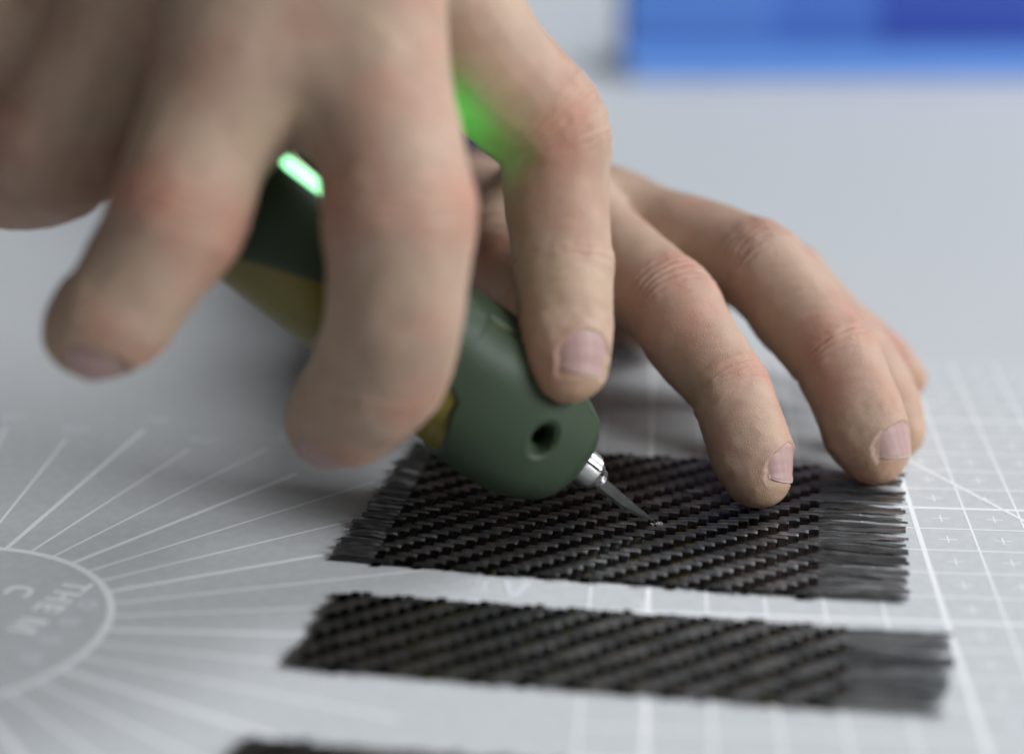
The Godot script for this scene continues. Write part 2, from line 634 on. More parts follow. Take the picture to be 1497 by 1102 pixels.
# origin: the near left corner of the woven part; along: unit vector of the long (weft) tows; back: the direction away from the camera
func woven(label: String, at: Vector3, angle: float, wefts: int, warps: int, pitch_x: float, pitch_z: float, skew: float, fringe_l: Array, fringe_r: Array, seed_: int, fine: bool) -> void:
	var rng := RandomNumberGenerator.new()
	rng.seed = seed_
	var o := thing("fibre_fabric_strip", label, "woven fabric strip", "black woven fibre strips laid on the mat")
	var wob := FastNoiseLite.new()
	wob.seed = seed_
	wob.frequency = 0.05
	var ex := Vector3(cos(angle), 0, sin(angle))
	var ez := Vector3(sin(angle), 0, -cos(angle))   # away from the camera
	o.position = at * MM
	var h := 0.17
	var y0 := 0.46
	var seg := 4 if fine else 3
	for i in wefts:
		var path := PackedVector3Array()
		var wide := PackedFloat32Array()
		var lean := PackedFloat32Array()
		var zc := (i + 0.5) * pitch_z
		var l: float = fringe_l[0] + (fringe_l[1] - fringe_l[0]) * i / maxf(1.0, wefts - 1) + rng.randf_range(-0.8, 0.8)
		var r: float = fringe_r[0] + (fringe_r[1] - fringe_r[0]) * i / maxf(1.0, wefts - 1) + rng.randf_range(-0.7, 0.7)
		var w0 := pitch_z * rng.randf_range(0.90, 1.02)
		var droop := rng.randf_range(-0.1, 0.5)
		var drift := rng.randf_range(-0.6, 0.6)
		var x := -l
		var xs := []
		while x < 0:
			xs.append(x)
			x += 0.9
		for k in warps * seg:
			xs.append(float(k) / seg * pitch_x)
		x = warps * pitch_x
		var body_end := x
		while x < body_end + r:
			xs.append(x)
			x += 0.9
		xs.append(body_end + r)
		for px: float in xs:
			var inside := 1.0
			var y := y0
			if px >= 0 and px <= body_end:
				var jf := px / pitch_x - 0.5
				var j := floori(jf)
				var f := smoothstep(0.28, 0.72, jf - j)
				y += h * lerpf(up_at(i, j), up_at(i, j + 1), f)
			else:
				var out: float = -px if px < 0 else px - body_end
				inside = clampf(1.0 - out / 2.0, 0.0, 1.0)
				y += (0.12 + 0.5 * wob.get_noise_2d(px * 1.5, i * 37.0)) * (1.0 - inside) + (droop * 0.8 + 0.35 * sin(i * 2.4)) * clampf(out / 12.0, 0.0, 1.0)
			var zz := zc + 0.22 * wob.get_noise_2d(px * 0.7, i * 9.0) + (1.0 - inside) * (1.3 * drift * absf(px if px < 0 else px - body_end) * 0.06)
			path.append(ex * (px + skew * zc) + ez * zz + Vector3(0, y, 0))
			wide.append(w0 * (1.0 + 0.10 * wob.get_noise_2d(px, i * 21.0)) * lerpf(0.94, 1.0, inside))
			lean.append(0.22 * wob.get_noise_2d(px * 0.9, i * 17.0 + 300.0) * lerpf(1.9, 0.6, inside))
		part("weft_tow", ribbon(path, wide, 0.17, lean), weft_mats[rng.randi() % weft_mats.size()], o)
	for j in warps:
		var path := PackedVector3Array()
		var wide := PackedFloat32Array()
		var lean := PackedFloat32Array()
		var w0 := pitch_x * rng.randf_range(0.86, 0.98)
		var n := wefts * seg
		var e0 := rng.randf_range(0.0, 1.0)
		var e1 := rng.randf_range(0.0, 1.0)
		for k in range(-3, n + 4):
			var zf := clampf(float(k) / seg * pitch_z, -e0, wefts * pitch_z + e1)
			var jf := zf / pitch_z - 0.5
			var i := floori(jf)
			var f := smoothstep(0.22, 0.78, jf - i)
			var y := y0 - h * lerpf(up_at(i, j), up_at(i + 1, j), f)
			var px := (j + 0.5) * pitch_x + 0.15 * wob.get_noise_2d(zf * 0.8, j * 13.0 + 900.0)
			path.append(ex * (px + skew * zf) + ez * zf + Vector3(0, y, 0))
			wide.append(w0)
			lean.append(0.10 * wob.get_noise_2d(zf, j * 7.0 + 100.0))
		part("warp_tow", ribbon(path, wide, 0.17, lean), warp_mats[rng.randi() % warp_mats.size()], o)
	# single filaments that have come loose at the two cut ends
	var st := PackedVector3Array()
	var ti := PackedInt32Array()
	for q in (34 if fine else 16):
		var right := rng.randf() < 0.75
		var i := rng.randi() % wefts
		var fr: Array = fringe_r if right else fringe_l
		var l: float = fr[0] + (fr[1] - fr[0]) * i / maxf(1.0, wefts - 1)
		var z := (i + rng.randf()) * pitch_z
		var x0 := warps * pitch_x - 0.5 if right else 0.5
		var sg := 1.0 if right else -1.0
		var dz := rng.randf_range(-0.9, 0.9)
		var hy := rng.randf_range(0.0, 0.9)
		var len := l * rng.randf_range(0.5, 1.1)
		var base := st.size()
		for k in 7:
			var f := k / 6.0
			var p := ex * (x0 + sg * len * f + skew * z) + ez * (z + dz * f * f) + Vector3(0, y0 + 0.12 + hy * sin(f * 2.4), 0)
			for c in 3:
				st.append(p + (ez * cos(c * TAU / 3) + Vector3.UP * sin(c * TAU / 3)) * 0.035)
		for k in 6:
			for c in 3:
				var a := base + k * 3 + c
				var b := base + k * 3 + (c + 1) % 3
				ti.append_array([a, b, a + 3, b, b + 3, a + 3])
	var s := part("loose_filaments", commit(st, ti), filament_mat, o)
	s.set_meta("kind", "stuff")

func up_at(i: int, j: int) -> float:
	return 1.0 if posmod(j - i, 4) < 2 else -1.0

# =====================================================================  the cutter
var tip_at := Vector3(0, 0.6, 0)
var ax := Vector3.ZERO     # from the blade's point back along the tool
var face := Vector3.ZERO   # across it, toward the viewer
var top := Vector3.ZERO    # across it, upward
const TOP_R := [[22.3, 6.5], [23.2, 7.8], [28.4, 10.3], [35.0, 12.3], [42.0, 13.4], [48.5, 13.8], [60.0, 13.0], [75.0, 12.3], [90.0, 12.1], [122.0, 11.9]]
const LOW_R := [[22.3, 6.6], [23.8, 8.8], [29.0, 11.7], [34.3, 13.3], [42.0, 13.7], [47.0, 13.7], [60.0, 12.8], [75.0, 12.2], [122.0, 11.9]]

func hull(s: float, phi: float, grow := 0.0) -> Vector3:
	var c := cos(phi)
	var sn := sin(phi)
	var k := sn * 0.5 + 0.5
	var r := lerpf(table(LOW_R, s), table(TOP_R, s), smoothstep(0.0, 1.0, k))
	var sq := pow(pow(absf(c), 2.5) + pow(absf(sn), 2.5), -1.0 / 2.5)
	return tip_at + ax * s + (face * c + top * sn) * (r * sq + grow)

func lathe(prof: Array, n := 40, from := 0.0, to := TAU, gap := 0.0) -> ArrayMesh:
	# each step of the profile has its own rings, so that its edges stay crisp
	var v := PackedVector3Array()
	var t := PackedInt32Array()
	var cols := n + 1
	for q in prof.size() - 1:
		var base := v.size()
		for p in [prof[q], prof[q + 1]]:
			for k in cols:
				var a := lerpf(from, to, float(k) / n)
				v.append(tip_at + ax * p[0] + (face * cos(a) + top * sin(a)) * p[1] + top * gap)
		for x in grid_tris(2, cols, false, true):
			t.append(base + x)
	return commit(v, t)

func cutter() -> void:
	var o := thing("craft_cutter", "dark green and olive handheld cutter with a lit green strip, held blade down", "cutter")
	var green := mat(Color(0.034, 0.052, 0.030), 0.45, 0.0, 0.32)
	green.heightmap_enabled = true
	green.heightmap_texture = noise_tex(0.05, 5, 512, FastNoiseLite.TYPE_SIMPLEX_SMOOTH, 5)
	green.heightmap_scale = 0.003
	green.uv1_triplanar = true
	green.uv1_scale = Vector3.ONE * 120.0
	var olive := mat(Color(0.14, 0.115, 0.010), 0.42, 0.0, 0.5)
	var steel := mat(Color(0.60, 0.60, 0.58), 0.30, 1.0)
	steel.heightmap_enabled = true
	steel.heightmap_texture = noise_tex(0.02, 6, 256, FastNoiseLite.TYPE_SIMPLEX_SMOOTH, 5)
	steel.heightmap_scale = 0.001
	steel.uv1_triplanar = true
	steel.uv1_scale = Vector3(300, 300, 300)
	# front grip: a fine loft with a recessed hole on the near side and a swept back edge
	var rows := 130
	var cols := 176
	var v := PackedVector3Array()
	for r in rows:
		for c in cols:
			var phi := TAU * c / cols
			var sn := sin(phi)
			var s_back := 46.5 + 5.5 * smoothstep(-1.0, -0.3, sn) + 23.0 * smoothstep(-0.3, 0.3, sn)
			var f := float(r) / (rows - 1)
			var s := 22.3 + (s_back - 22.3) * f
			if r < 6:
				# the blunt nose, turned in toward the collet
				var q := (5 - r) / 5.0
				v.append(tip_at + ax * (22.3 - 0.9 * q) + (hull(22.3, phi) - tip_at - ax * 22.3) * lerpf(1.0, 0.52, q * q))
				continue
			f = float(r - 5) / (rows - 6)
			s = 22.3 + (s_back - 22.3) * pow(f, 1.15)
			var grow := 0.55 * smoothstep(s_back, s_back - 0.9, s) - 1.1 * smoothstep(s_back - 0.02, s_back, s)
			grow *= smoothstep(22.3, 25.0, s)
			# parting line near the top, on both sides
			for at: float in [0.88, PI - 0.88]:
				var d := absf(phi - at) * 12.0
				grow -= 0.6 * exp(-d * d / 0.09) * smoothstep(22.3, 25.5, s)
			# a slack hollow behind the nose where the finger tip rests
			grow -= 0.5 * exp(-pow((s - 52.0) / 5.0, 2.0)) * exp(-pow((phi - 0.75) / 0.35, 2.0))
			var p := hull(s, phi, grow)
			# the hole
			var ph := phi if phi < PI else phi - TAU
			var hx := s - 34.6
			var hy := ph * 12.4
			var hd := sqrt(hx * hx * 1.75 + hy * hy * 1.15)
			if hd < 6.0 and cos(phi) > 0:
				var deep := 6.0 * smoothstep(2.6, 2.1, hd) + 0.8 * smoothstep(4.0, 2.6, hd) - 0.10 * exp(-pow((hd - 4.1) / 0.4, 2.0))
				p -= (face * cos(phi) + top * sin(phi)) * deep
			v.append(p)
	part("front_grip", commit(v, grid_tris(rows, cols, true, true)), green, o)
	# olive body
	v = PackedVector3Array()
	rows = 60
	cols = 72
	for r in rows:
		for c in cols:
			var f := float(r) / (rows - 1)
			var s := lerpf(43.0, 112.0, f)
			var shut := sqrt(maxf(0.0, 1.0 - pow(smoothstep(108.0, 112.0, s), 2.0)))
			var p := hull(s, TAU * c / cols, -0.25)
			v.append(tip_at + ax * s + (p - tip_at - ax * s) * lerpf(0.02, 1.0, shut))
	part("body_shell", commit(v, grid_tris(rows, cols, true, true)), olive, o)
	# the rubber that covers the upper side, ending in a wavy line
	v = PackedVector3Array()
	rows = 70
	cols = 60
	for r in rows:
		for c in cols:
			var f := float(r) / (rows - 1)
			var s := lerpf(54.0, 109.0, f)
			var low: float = table([[54.0, -0.02], [66.0, -0.06], [80.5, -0.13], [90.0, -0.36], [100.0, -0.66], [109.0, -0.75]], s)
			var a0 := asin(clampf(low, -1, 1))
			var q := float(c) / (cols - 1)
			var phi := lerpf(a0, PI - a0, q)
			var e := minf(minf(q, 1.0 - q) * 40.0, minf(f, 1.0 - f) * 45.0)
			v.append(hull(s, phi, lerpf(-0.8, 0.45, sqrt(clampf(e, 0.0, 1.0)))))
	part("upper_grip", commit(v, grid_tris(rows, cols, false, true)), green, o)
	# collet: two jaws with a slot, a nose ring
	var jaw := [[21.4, 0.2], [21.4, 3.55], [18.0, 3.55], [17.85, 3.4], [17.5, 3.4], [17.5, 3.2], [16.0, 2.35], [15.85, 2.1], [15.7, 0.2]]
	part("collet_jaw", lathe(jaw, 24, 0.45, PI - 0.2, 0.12), steel, o)
	part("collet_jaw", lathe(jaw, 34, PI - 0.05, TAU + 0.32, -0.05), steel, o)
	part("collet_core", lathe([[20.0, 0.1], [20.0, 3.0], [17.0, 2.9], [15.6, 1.8], [15.6, 0.1]], 32), mat(Color(0.10, 0.10, 0.10), 0.4, 1.0), o)
	part("collet_ring", lathe([[15.75, 0.3], [15.75, 1.95], [15.6, 2.05], [14.95, 2.0], [14.85, 1.85], [14.85, 0.3]], 40), mat(Color(0.75, 0.75, 0.74), 0.16, 1.0), o)
	# blade: straight spine on the upper side, slanted edge below, ground bevel
	var outline := [[16.0, 0.9], [0.0, 0.05], [4.4, -1.15], [7.6, -1.8], [16.0, -1.75]]
	v = PackedVector3Array()
	var t := PackedInt32Array()
	var bev := [[16.0, 0.85], [0.5, 0.07], [5.4, -0.75], [8.2, -1.2], [16.0, -1.2]]
	for side in [1.0, -1.0]:
		var base := v.size()
		for p in bev:
			v.append(tip_at + ax * p[0] + top * p[1] + face * side * 0.19)
		for p in outline:
			v.append(tip_at + ax * p[0] + top * p[1] + face * side * (0.19 if p[1] > 0.2 else 0.012))
		var tt := [0, 1, 2, 0, 2, 3, 0, 3, 4]
		for k in range(0, 9, 3):
			if side > 0: t.append_array([base + tt[k], base + tt[k + 1], base + tt[k + 2]])
			else: t.append_array([base + tt[k], base + tt[k + 2], base + tt[k + 1]])
		for k in 4:
			var a := base + k
			var b := base + k + 1
			if side > 0: t.append_array([a, a + 5, b, b, a + 5, b + 5])
			else: t.append_array([a, b, a + 5, b, b + 5, a + 5])
	t.append_array([5, 15, 6, 6, 15, 16])
	for k in [1, 2, 3]:
		t.append_array([5 + k, 15 + k, 6 + k, 6 + k, 15 + k, 16 + k])
	var flat := SurfaceTool.new()
	flat.begin(Mesh.PRIMITIVE_TRIANGLES)
	flat.set_smooth_group(-1)
	for i in t:
		flat.add_vertex(v[i] * MM)
	flat.generate_normals()
	var bm := mat(Color(0.20, 0.197, 0.19), 0.26, 1.0)
	bm.heightmap_enabled = true
	bm.heightmap_texture = steel.heightmap_texture
	bm.heightmap_scale = 0.0015
	bm.uv1_triplanar = true
	bm.uv1_scale = Vector3(400, 60, 400)
	part("blade", flat.commit(), bm, o)
	# the lit strip along the top and the light it gives
	v = PackedVector3Array()
	rows = 40
	cols = 16
	for r in rows:
		for c in cols:
			var f := float(r) / (rows - 1)
			var s := lerpf(80.0, 101.0, f)
			var e := sqrt(clampf(1.0 - pow(absf(f * 2.0 - 1.0), 14.0), 0.0, 1.0))
			var q := float(c) / (cols - 1) * 2.0 - 1.0
			v.append(hull(s, LED_PHI + q * 0.21 * e, 0.30 + 0.75 * e * sqrt(maxf(0.0, 1.0 - q * q)) - 0.2 * absf(q)))
	var glow := mat(Color(0.5, 0.8, 0.55), 0.3)
	glow.emission_enabled = true
	glow.emission = Color(0.62, 1.0, 0.72)
	glow.emission_energy_multiplier = 1.7
	part("light_strip", commit(v, grid_tris(rows, cols, false, true)), glow, o)
	var lamp := SpotLight3D.new()
	lamp.name = "strip_light"
	lamp.light_size = 0.003
	lamp.spot_angle = 25.0
	lamp.spot_angle_attenuation = 1.0
	lamp.light_color = Color(0.22, 1.0, 0.36)
	lamp.light_energy = LED_ENERGY
	lamp.shadow_enabled = true
	lamp.spot_range = 0.5
	lamp.spot_attenuation = 2.0
	add_child(lamp)
	lamp.look_at_from_position(hull(88.0, 1.25, 2.0) * MM, Vector3(-33.27, 78.78, -6.82) * MM, Vector3.UP)

const LED_PHI := 1.0
const LED_ENERGY := 0.0020

# =====================================================================  the mat's print
var mat_turn := Basis(Vector3.UP, -deg_to_rad(4.4))

class Ink:
	var v := PackedVector3Array()
	var t := PackedInt32Array()
	func line(a: Vector2, b: Vector2, w: float, y := 0.02) -> void:
		var d := (b - a).normalized()
		var n := Vector2(-d.y, d.x) * w * 0.5
		var k := v.size()
		for p: Vector2 in [a + n, b + n, b - n, a - n]:
			v.append(Vector3(p.x, y, p.y))
		t.append_array([k, k + 2, k + 1, k, k + 3, k + 2])
	func arc(c: Vector2, r: float, w: float, y := 0.03, n := 160, from := 0.0, to := TAU) -> void:
		var k := v.size()
		for i in n + 1:
			var a := lerpf(from, to, float(i) / n)
			var d := Vector2(cos(a), sin(a))
			for q in [r - w * 0.5, r + w * 0.5]:
				v.append(Vector3(c.x + d.x * q, y, c.y + d.y * q))
		for i in n:
			var b := k + i * 2
			t.append_array([b, b + 1, b + 2, b + 1, b + 3, b + 2])

func ink_mesh(i: Ink) -> ArrayMesh:
	var up := PackedVector3Array()
	up.resize(i.v.size())
	up.fill(Vector3.UP)
	# every face looks up
	for k in range(0, i.t.size(), 3):
		var f := (i.v[i.t[k + 2]] - i.v[i.t[k]]).cross(i.v[i.t[k + 1]] - i.v[i.t[k]])
		if f.y < 0:
			var x := i.t[k + 1]
			i.t[k + 1] = i.t[k + 2]
			i.t[k + 2] = x
	return commit(i.v, i.t, PackedColorArray(), PackedVector2Array(), up)

func letters(text: String, at: Vector2, high: float, turn: float, m: Material, parent: Node3D) -> void:
	var tm := TextMesh.new()
	var font := SystemFont.new()
	font.font_names = PackedStringArray(["Droid Sans"])
	font.font_weight = 700
	tm.font = font
	tm.text = text
	tm.font_size = 48
	tm.pixel_size = high * MM / 34.0
	tm.depth = 0.00004
	var o := part("printed_text", tm, m, parent)
	o.transform = Transform3D(Basis(Vector3.UP, turn) * Basis(Vector3.RIGHT, -PI / 2), Vector3(at.x, 0.03, at.y) * MM)

func cutting_mat() -> void:
	var o := thing("cutting_mat", "large light grey cutting mat printed with white grid and protractor lines", "cutting mat")
	o.basis = mat_turn
	var base := mat(MAT_GREY, 0.5, 0.0, 0.4)
	base.albedo_texture = noise_tex(0.01, 21, 512, FastNoiseLite.TYPE_SIMPLEX_SMOOTH, 5, ramp2(Color(0.95, 0.95, 0.95), Color(1, 1, 1)))
	base.heightmap_enabled = true
	base.heightmap_texture = noise_tex(0.12, 22, 512, FastNoiseLite.TYPE_SIMPLEX_SMOOTH, 3)
	base.heightmap_scale = 0.003
	base.uv1_triplanar = true
	base.uv1_scale = Vector3.ONE * 60.0
	var sheet := BoxMesh.new()
	sheet.size = Vector3(0.9, 0.003, 0.6)
	part("mat_sheet", sheet, base, o).position = Vector3(0.10, -0.0015, -0.14)
	var white := mat(Color(0.86, 0.88, 0.90), 0.5, 0.0, 0.4)
	var faint := mat(Color(0.66, 0.69, 0.72), 0.5, 0.0, 0.4)
	# ten millimetre grid with a small cross in each square
	var g := Ink.new()
	var x0 := 48.45
	var z0 := 6.8
	for k in range(-6, 30):
		var x := x0 + 10.0 * k
		var bold := posmod(k, 5) == 0
		g.line(Vector2(x, z0 - 110), Vector2(x, z0 + 90), 0.95 if bold else 0.42, 0.02 if not bold else 0.024)
	for k in range(-11, 10):
		var z := z0 + 10.0 * k
		var bold := posmod(k, 5) == 3
		g.line(Vector2(x0 - 60, z), Vector2(x0 + 290, z), 0.95 if bold else 0.42, 0.028 if not bold else 0.032)
	part("grid_print", ink_mesh(g), white, o)
	var c := Ink.new()
	for k in range(0, 29):
		for m in range(-11, 9):
			var p := Vector2(x0 + 5 + 10.0 * k, z0 + 5 + 10.0 * m)
			c.line(p - Vector2(1.6, 0), p + Vector2(1.6, 0), 0.28, 0.02)
			c.line(p - Vector2(0, 1.6), p + Vector2(0, 1.6), 0.28, 0.024)
	part("cross_print", ink_mesh(c), white, o)
	var d := Ink.new()
	var back := mat_turn.inverse()
	var flat := func(x: float, z: float) -> Vector2:
		var q := back * Vector3(x, 0, z)
		return Vector2(q.x, q.z)
	d.line(flat.call(30.0, -82.3), flat.call(112.0, 83.1), 0.75, 0.04)
	part("slant_line_print", ink_mesh(d), white, o)
	# protractor: a ring and its rays
	var r := Ink.new()
	var ctr: Vector2 = flat.call(-126.6, 41.2)
	r.arc(ctr, 31.6, 1.4)
	var rays := Ink.new()
	for k in range(-20, 20):
		var a := deg_to_rad(-4.4 - 14.6 - 9.0 * k)
		var u := Vector2(cos(a), sin(a))
		var far := 96.0 if posmod(k, 2) == 1 else 88.0
		rays.line(ctr + u * 31.8, ctr + u * far, 1.0 if posmod(k, 3) == 1 else 0.6, 0.02)
		if k >= 5 and k <= 9:
			letters(str(k * 10), ctr + u * (far + 6.0), 4.0, -a - PI / 2, faint, o)
	part("protractor_ring_print", ink_mesh(r), white, o)
	part("protractor_ray_print", ink_mesh(rays), white, o)
	letters("THE M", flat.call(-106.3, 34.5), 5.0, deg_to_rad(-103.0), white, o)
	letters("o  o  o  o", flat.call(-102.2, 43.5), 4.4, deg_to_rad(-99.0), faint, o)
	letters("C", flat.call(-113.0, 28.0), 5.0, deg_to_rad(-103.0), white, o)
	letters("3", flat.call(-33.0, 26.0), 4.0, deg_to_rad(-4.4), faint, o)
	letters("V", flat.call(-27.0, 27.5), 6.0, deg_to_rad(-4.4), faint, o)
	letters("- 3", flat.call(-7.5, 34.0), 4.0, deg_to_rad(-4.4), faint, o)

func bin_box(called: String, label: String, category: String, at: Vector3, size: Vector3, turn: float, m: Material, wall: float) -> Node3D:
	var o := thing(called, label, category)
	o.position = at * MM
	o.rotation.y = turn
	var b := BoxMesh.new()
	for spec in [["floor_panel", Vector3(size.x - wall * 2, wall, size.z - wall * 2), Vector3(0, wall * 0.5, 0)], ["front_panel", Vector3(size.x, size.y, wall), Vector3(0, size.y * 0.5, size.z * 0.5 - wall * 0.5)], ["back_panel", Vector3(size.x, size.y, wall), Vector3(0, size.y * 0.5, -size.z * 0.5 + wall * 0.5)], ["side_panel", Vector3(wall, size.y, size.z - wall * 2), Vector3(size.x * 0.5 - wall * 0.5, size.y * 0.5, 0)], ["side_panel", Vector3(wall, size.y, size.z - wall * 2), Vector3(-size.x * 0.5 + wall * 0.5, size.y * 0.5, 0)]]:
		b = BoxMesh.new()
		b.size = spec[1] * MM
		part(spec[0], b, m, o).position = spec[2] * MM
	# rolled rim
	for spec in [[Vector3(size.x + 5, 4, 5), Vector3(0, size.y + 2.2, size.z * 0.5 + 0.2)], [Vector3(size.x + 5, 4, 5), Vector3(0, size.y + 2.2, -size.z * 0.5 - 0.2)], [Vector3(5, 4, size.z - 5), Vector3(size.x * 0.5, size.y + 2.2, 0)], [Vector3(5, 4, size.z - 5), Vector3(-size.x * 0.5, size.y + 2.2, 0)]]:
		b = BoxMesh.new()
		b.size = spec[0] * MM
		part("rim", b, m, o).position = spec[1] * MM
	return o

var skin: StandardMaterial3D
var nail_mat: StandardMaterial3D
var navy: StandardMaterial3D
var weft_mats: Array[StandardMaterial3D] = []
var warp_mats: Array[StandardMaterial3D] = []
var filament_mat: StandardMaterial3D
const MAT_GREY := Color(0.60, 0.625, 0.64)

func area(called: String, at: Vector3, to: Vector3, size: Vector2, energy: float, c: Color) -> void:
	var l := AreaLight3D.new()
	l.name = called
	l.area_size = size
	l.light_energy = energy
	l.light_color = c
	l.shadow_enabled = true
	l.area_range = 6.0
	add_child(l)
	l.look_at_from_position(at, to, Vector3(0.1, 0.2, 1).normalized())

func _ready() -> void:
	# camera
	var cam := Camera3D.new()
	cam.name = "camera"
	cam.fov = 22.4
	cam.near = 0.02
	cam.far = 20.0
	var lens := CameraAttributesPhysical.new()
	lens.frustum_focal_length = 67.0
	lens.frustum_focus_distance = 0.356
	lens.exposure_aperture = 4.9
	cam.attributes = lens
	add_child(cam)
	cam.position = Vector3(-27.38, 141, 328.96) * MM
	cam.rotation_degrees = Vector3(-18.7, 0, 0)
	cam.fov = 22.4
	# dim room light, two side keys and two added fills, all sources unseen
	var env := Environment.new()
	env.background_mode = Environment.BG_COLOR
	env.background_color = Color(0.80, 0.82, 0.84)
	env.background_energy_multiplier = 0.02
	env.tonemap_mode = Environment.TONE_MAPPER_LINEAR
	env.tonemap_exposure = 1.22
	env.sdfgi_enabled = true
	env.ssao_enabled = true
	env.ssil_enabled = true
	var we := WorldEnvironment.new()
	we.name = "room_light"
	we.environment = env
	add_child(we)
	area("right_key_lamp", Vector3(1.75, 0.95, 0.92), Vector3(0, 0.0, -0.05), Vector2(0.9, 0.9), 4.3, Color(0.975, 0.985, 1.0))  # unseen key low on the right, set from how the hands are shaded
	area("far_lamp", Vector3(1.9, 1.6, -1.15), Vector3(0, 0.0, -0.1), Vector2(1.2, 1.2), 4.9, Color(0.975, 0.985, 1.0))
	area("overhead_fill", Vector3(0.4, 1.3, -1.15), Vector3(0, 0.0, -0.35), Vector2(1.0, 0.7), 0.10, Color(0.975, 0.985, 1.0))  # added fill that lifts the far mat and brings out weft glint
	area("near_fill", Vector3(0.0, 1.5, 1.3), Vector3(0, 0.0, -0.05), Vector2(0.9, 0.9), 0.55, Color(0.975, 0.985, 1.0))  # added front fill from the viewer side, without a visible source

	# materials
	skin = mat(Color(1, 1, 1), 0.52, 0.0, 0.36)
	skin.vertex_color_use_as_albedo = true
	skin.subsurf_scatter_enabled = true
	skin.subsurf_scatter_strength = 0.12
	skin.heightmap_enabled = true
	skin.heightmap_texture = noise_tex(0.06, 31, 512, FastNoiseLite.TYPE_CELLULAR, 3)
	skin.heightmap_scale = 0.016
	skin.uv1_triplanar = true
	skin.uv1_scale = Vector3.ONE * 90.0
	nail_mat = mat(Color(1, 1, 1), 0.48, 0.0, 0.36)
	nail_mat.vertex_color_use_as_albedo = true
	nail_mat.subsurf_scatter_enabled = true
	nail_mat.subsurf_scatter_strength = 0.05
	var streaks := Image.create(64, 256, false, Image.FORMAT_RGB8)
	var rng := RandomNumberGenerator.new()
	rng.seed = 11
	for x in 64:
		var b := rng.randf_range(0.55, 1.0)
		for y in 256:
			b = clampf(b + rng.randf_range(-0.02, 0.02), 0.5, 1.0)
			streaks.set_pixel(x, y, Color(b, b, b))
	var streak := ImageTexture.create_from_image(streaks)
	for k in 4:
		var w := mat(Color(0.38, 0.395, 0.40) * [1.2, 0.65, 1.65, 0.95][k], [0.40, 0.46, 0.34, 0.42][k], 1.0)
		w.albedo_texture = streak
		w.anisotropy_enabled = true
		w.anisotropy = 0.5
		w.uv1_offset = Vector3(0.23 * k, 0.37 * k, 0)
		weft_mats.append(w)
		var p := mat([Color(0.014, 0.014, 0.013), Color(0.018, 0.017, 0.013), Color(0.012, 0.012, 0.012), Color(0.055, 0.050, 0.014)][k], 0.36, 1.0)  # same fibre as the weft; its darkness at this angle is put into the colour
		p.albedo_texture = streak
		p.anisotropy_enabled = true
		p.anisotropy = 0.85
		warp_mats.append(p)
	navy = mat(Color(0.018, 0.022, 0.045), 0.9)
	filament_mat = mat(Color(0.10, 0.10, 0.10), 0.4, 1.0)

	# structure
	var top_m := mat(Color(0.60, 0.62, 0.64), 0.5)
	top_m.albedo_texture = noise_tex(0.01, 41, 512, FastNoiseLite.TYPE_SIMPLEX_SMOOTH, 4, ramp2(Color(0.96, 0.96, 0.96), Color(1, 1, 1)))
	top_m.uv1_triplanar = true
	top_m.uv1_scale = Vector3.ONE * 5.0
	var tb := BoxMesh.new()
	tb.size = Vector3(2.4, 0.03, 1.8)
	var table_top := MeshInstance3D.new()
	table_top.name = "table_top"
	table_top.mesh = tb
	table_top.material_override = top_m
	table_top.position = Vector3(0.1, -0.0185, -0.55)
	table_top.set_meta("kind", "structure")
	table_top.set_meta("label", "pale grey table top under the cutting mat")
	table_top.set_meta("category", "table")
	add_child(table_top, true)

	# objects
	cutting_mat()
	ax = (Vector3(-64.01, 57.16, 14.23) - tip_at).normalized()
	var to_eye := (cam.position / MM - Vector3(-20, 30, 5)).normalized()
	face = (to_eye - ax * ax.dot(to_eye)).normalized()
	top = ax.cross(face).normalized()
	if top.y < 0:
		top = -top
	cutter()
	woven("wide black woven strip under the blade, loose tows at its right end", Vector3(-52.5, 0, 17.5), deg_to_rad(10.2), 34, 42, 1.88, 1.80, -0.02, [8.0, 4.6], [15.0, 16.5], 3, true)
	woven("narrower black woven strip lying nearest in front of the one being cut", Vector3(-62.0, 0, 57.5), deg_to_rad(9.0), 15, 46, 1.88, 1.85, 0.02, [1.5, 1.0], [15.0, 17.0], 4, false)
	woven("black woven strip cut off by the lower left edge of the picture", Vector3(-71.0, 0, 105.5), deg_to_rad(9.5), 14, 46, 1.88, 1.85, 0.02, [1.5, 1.0], [14.0, 14.0], 5, false)

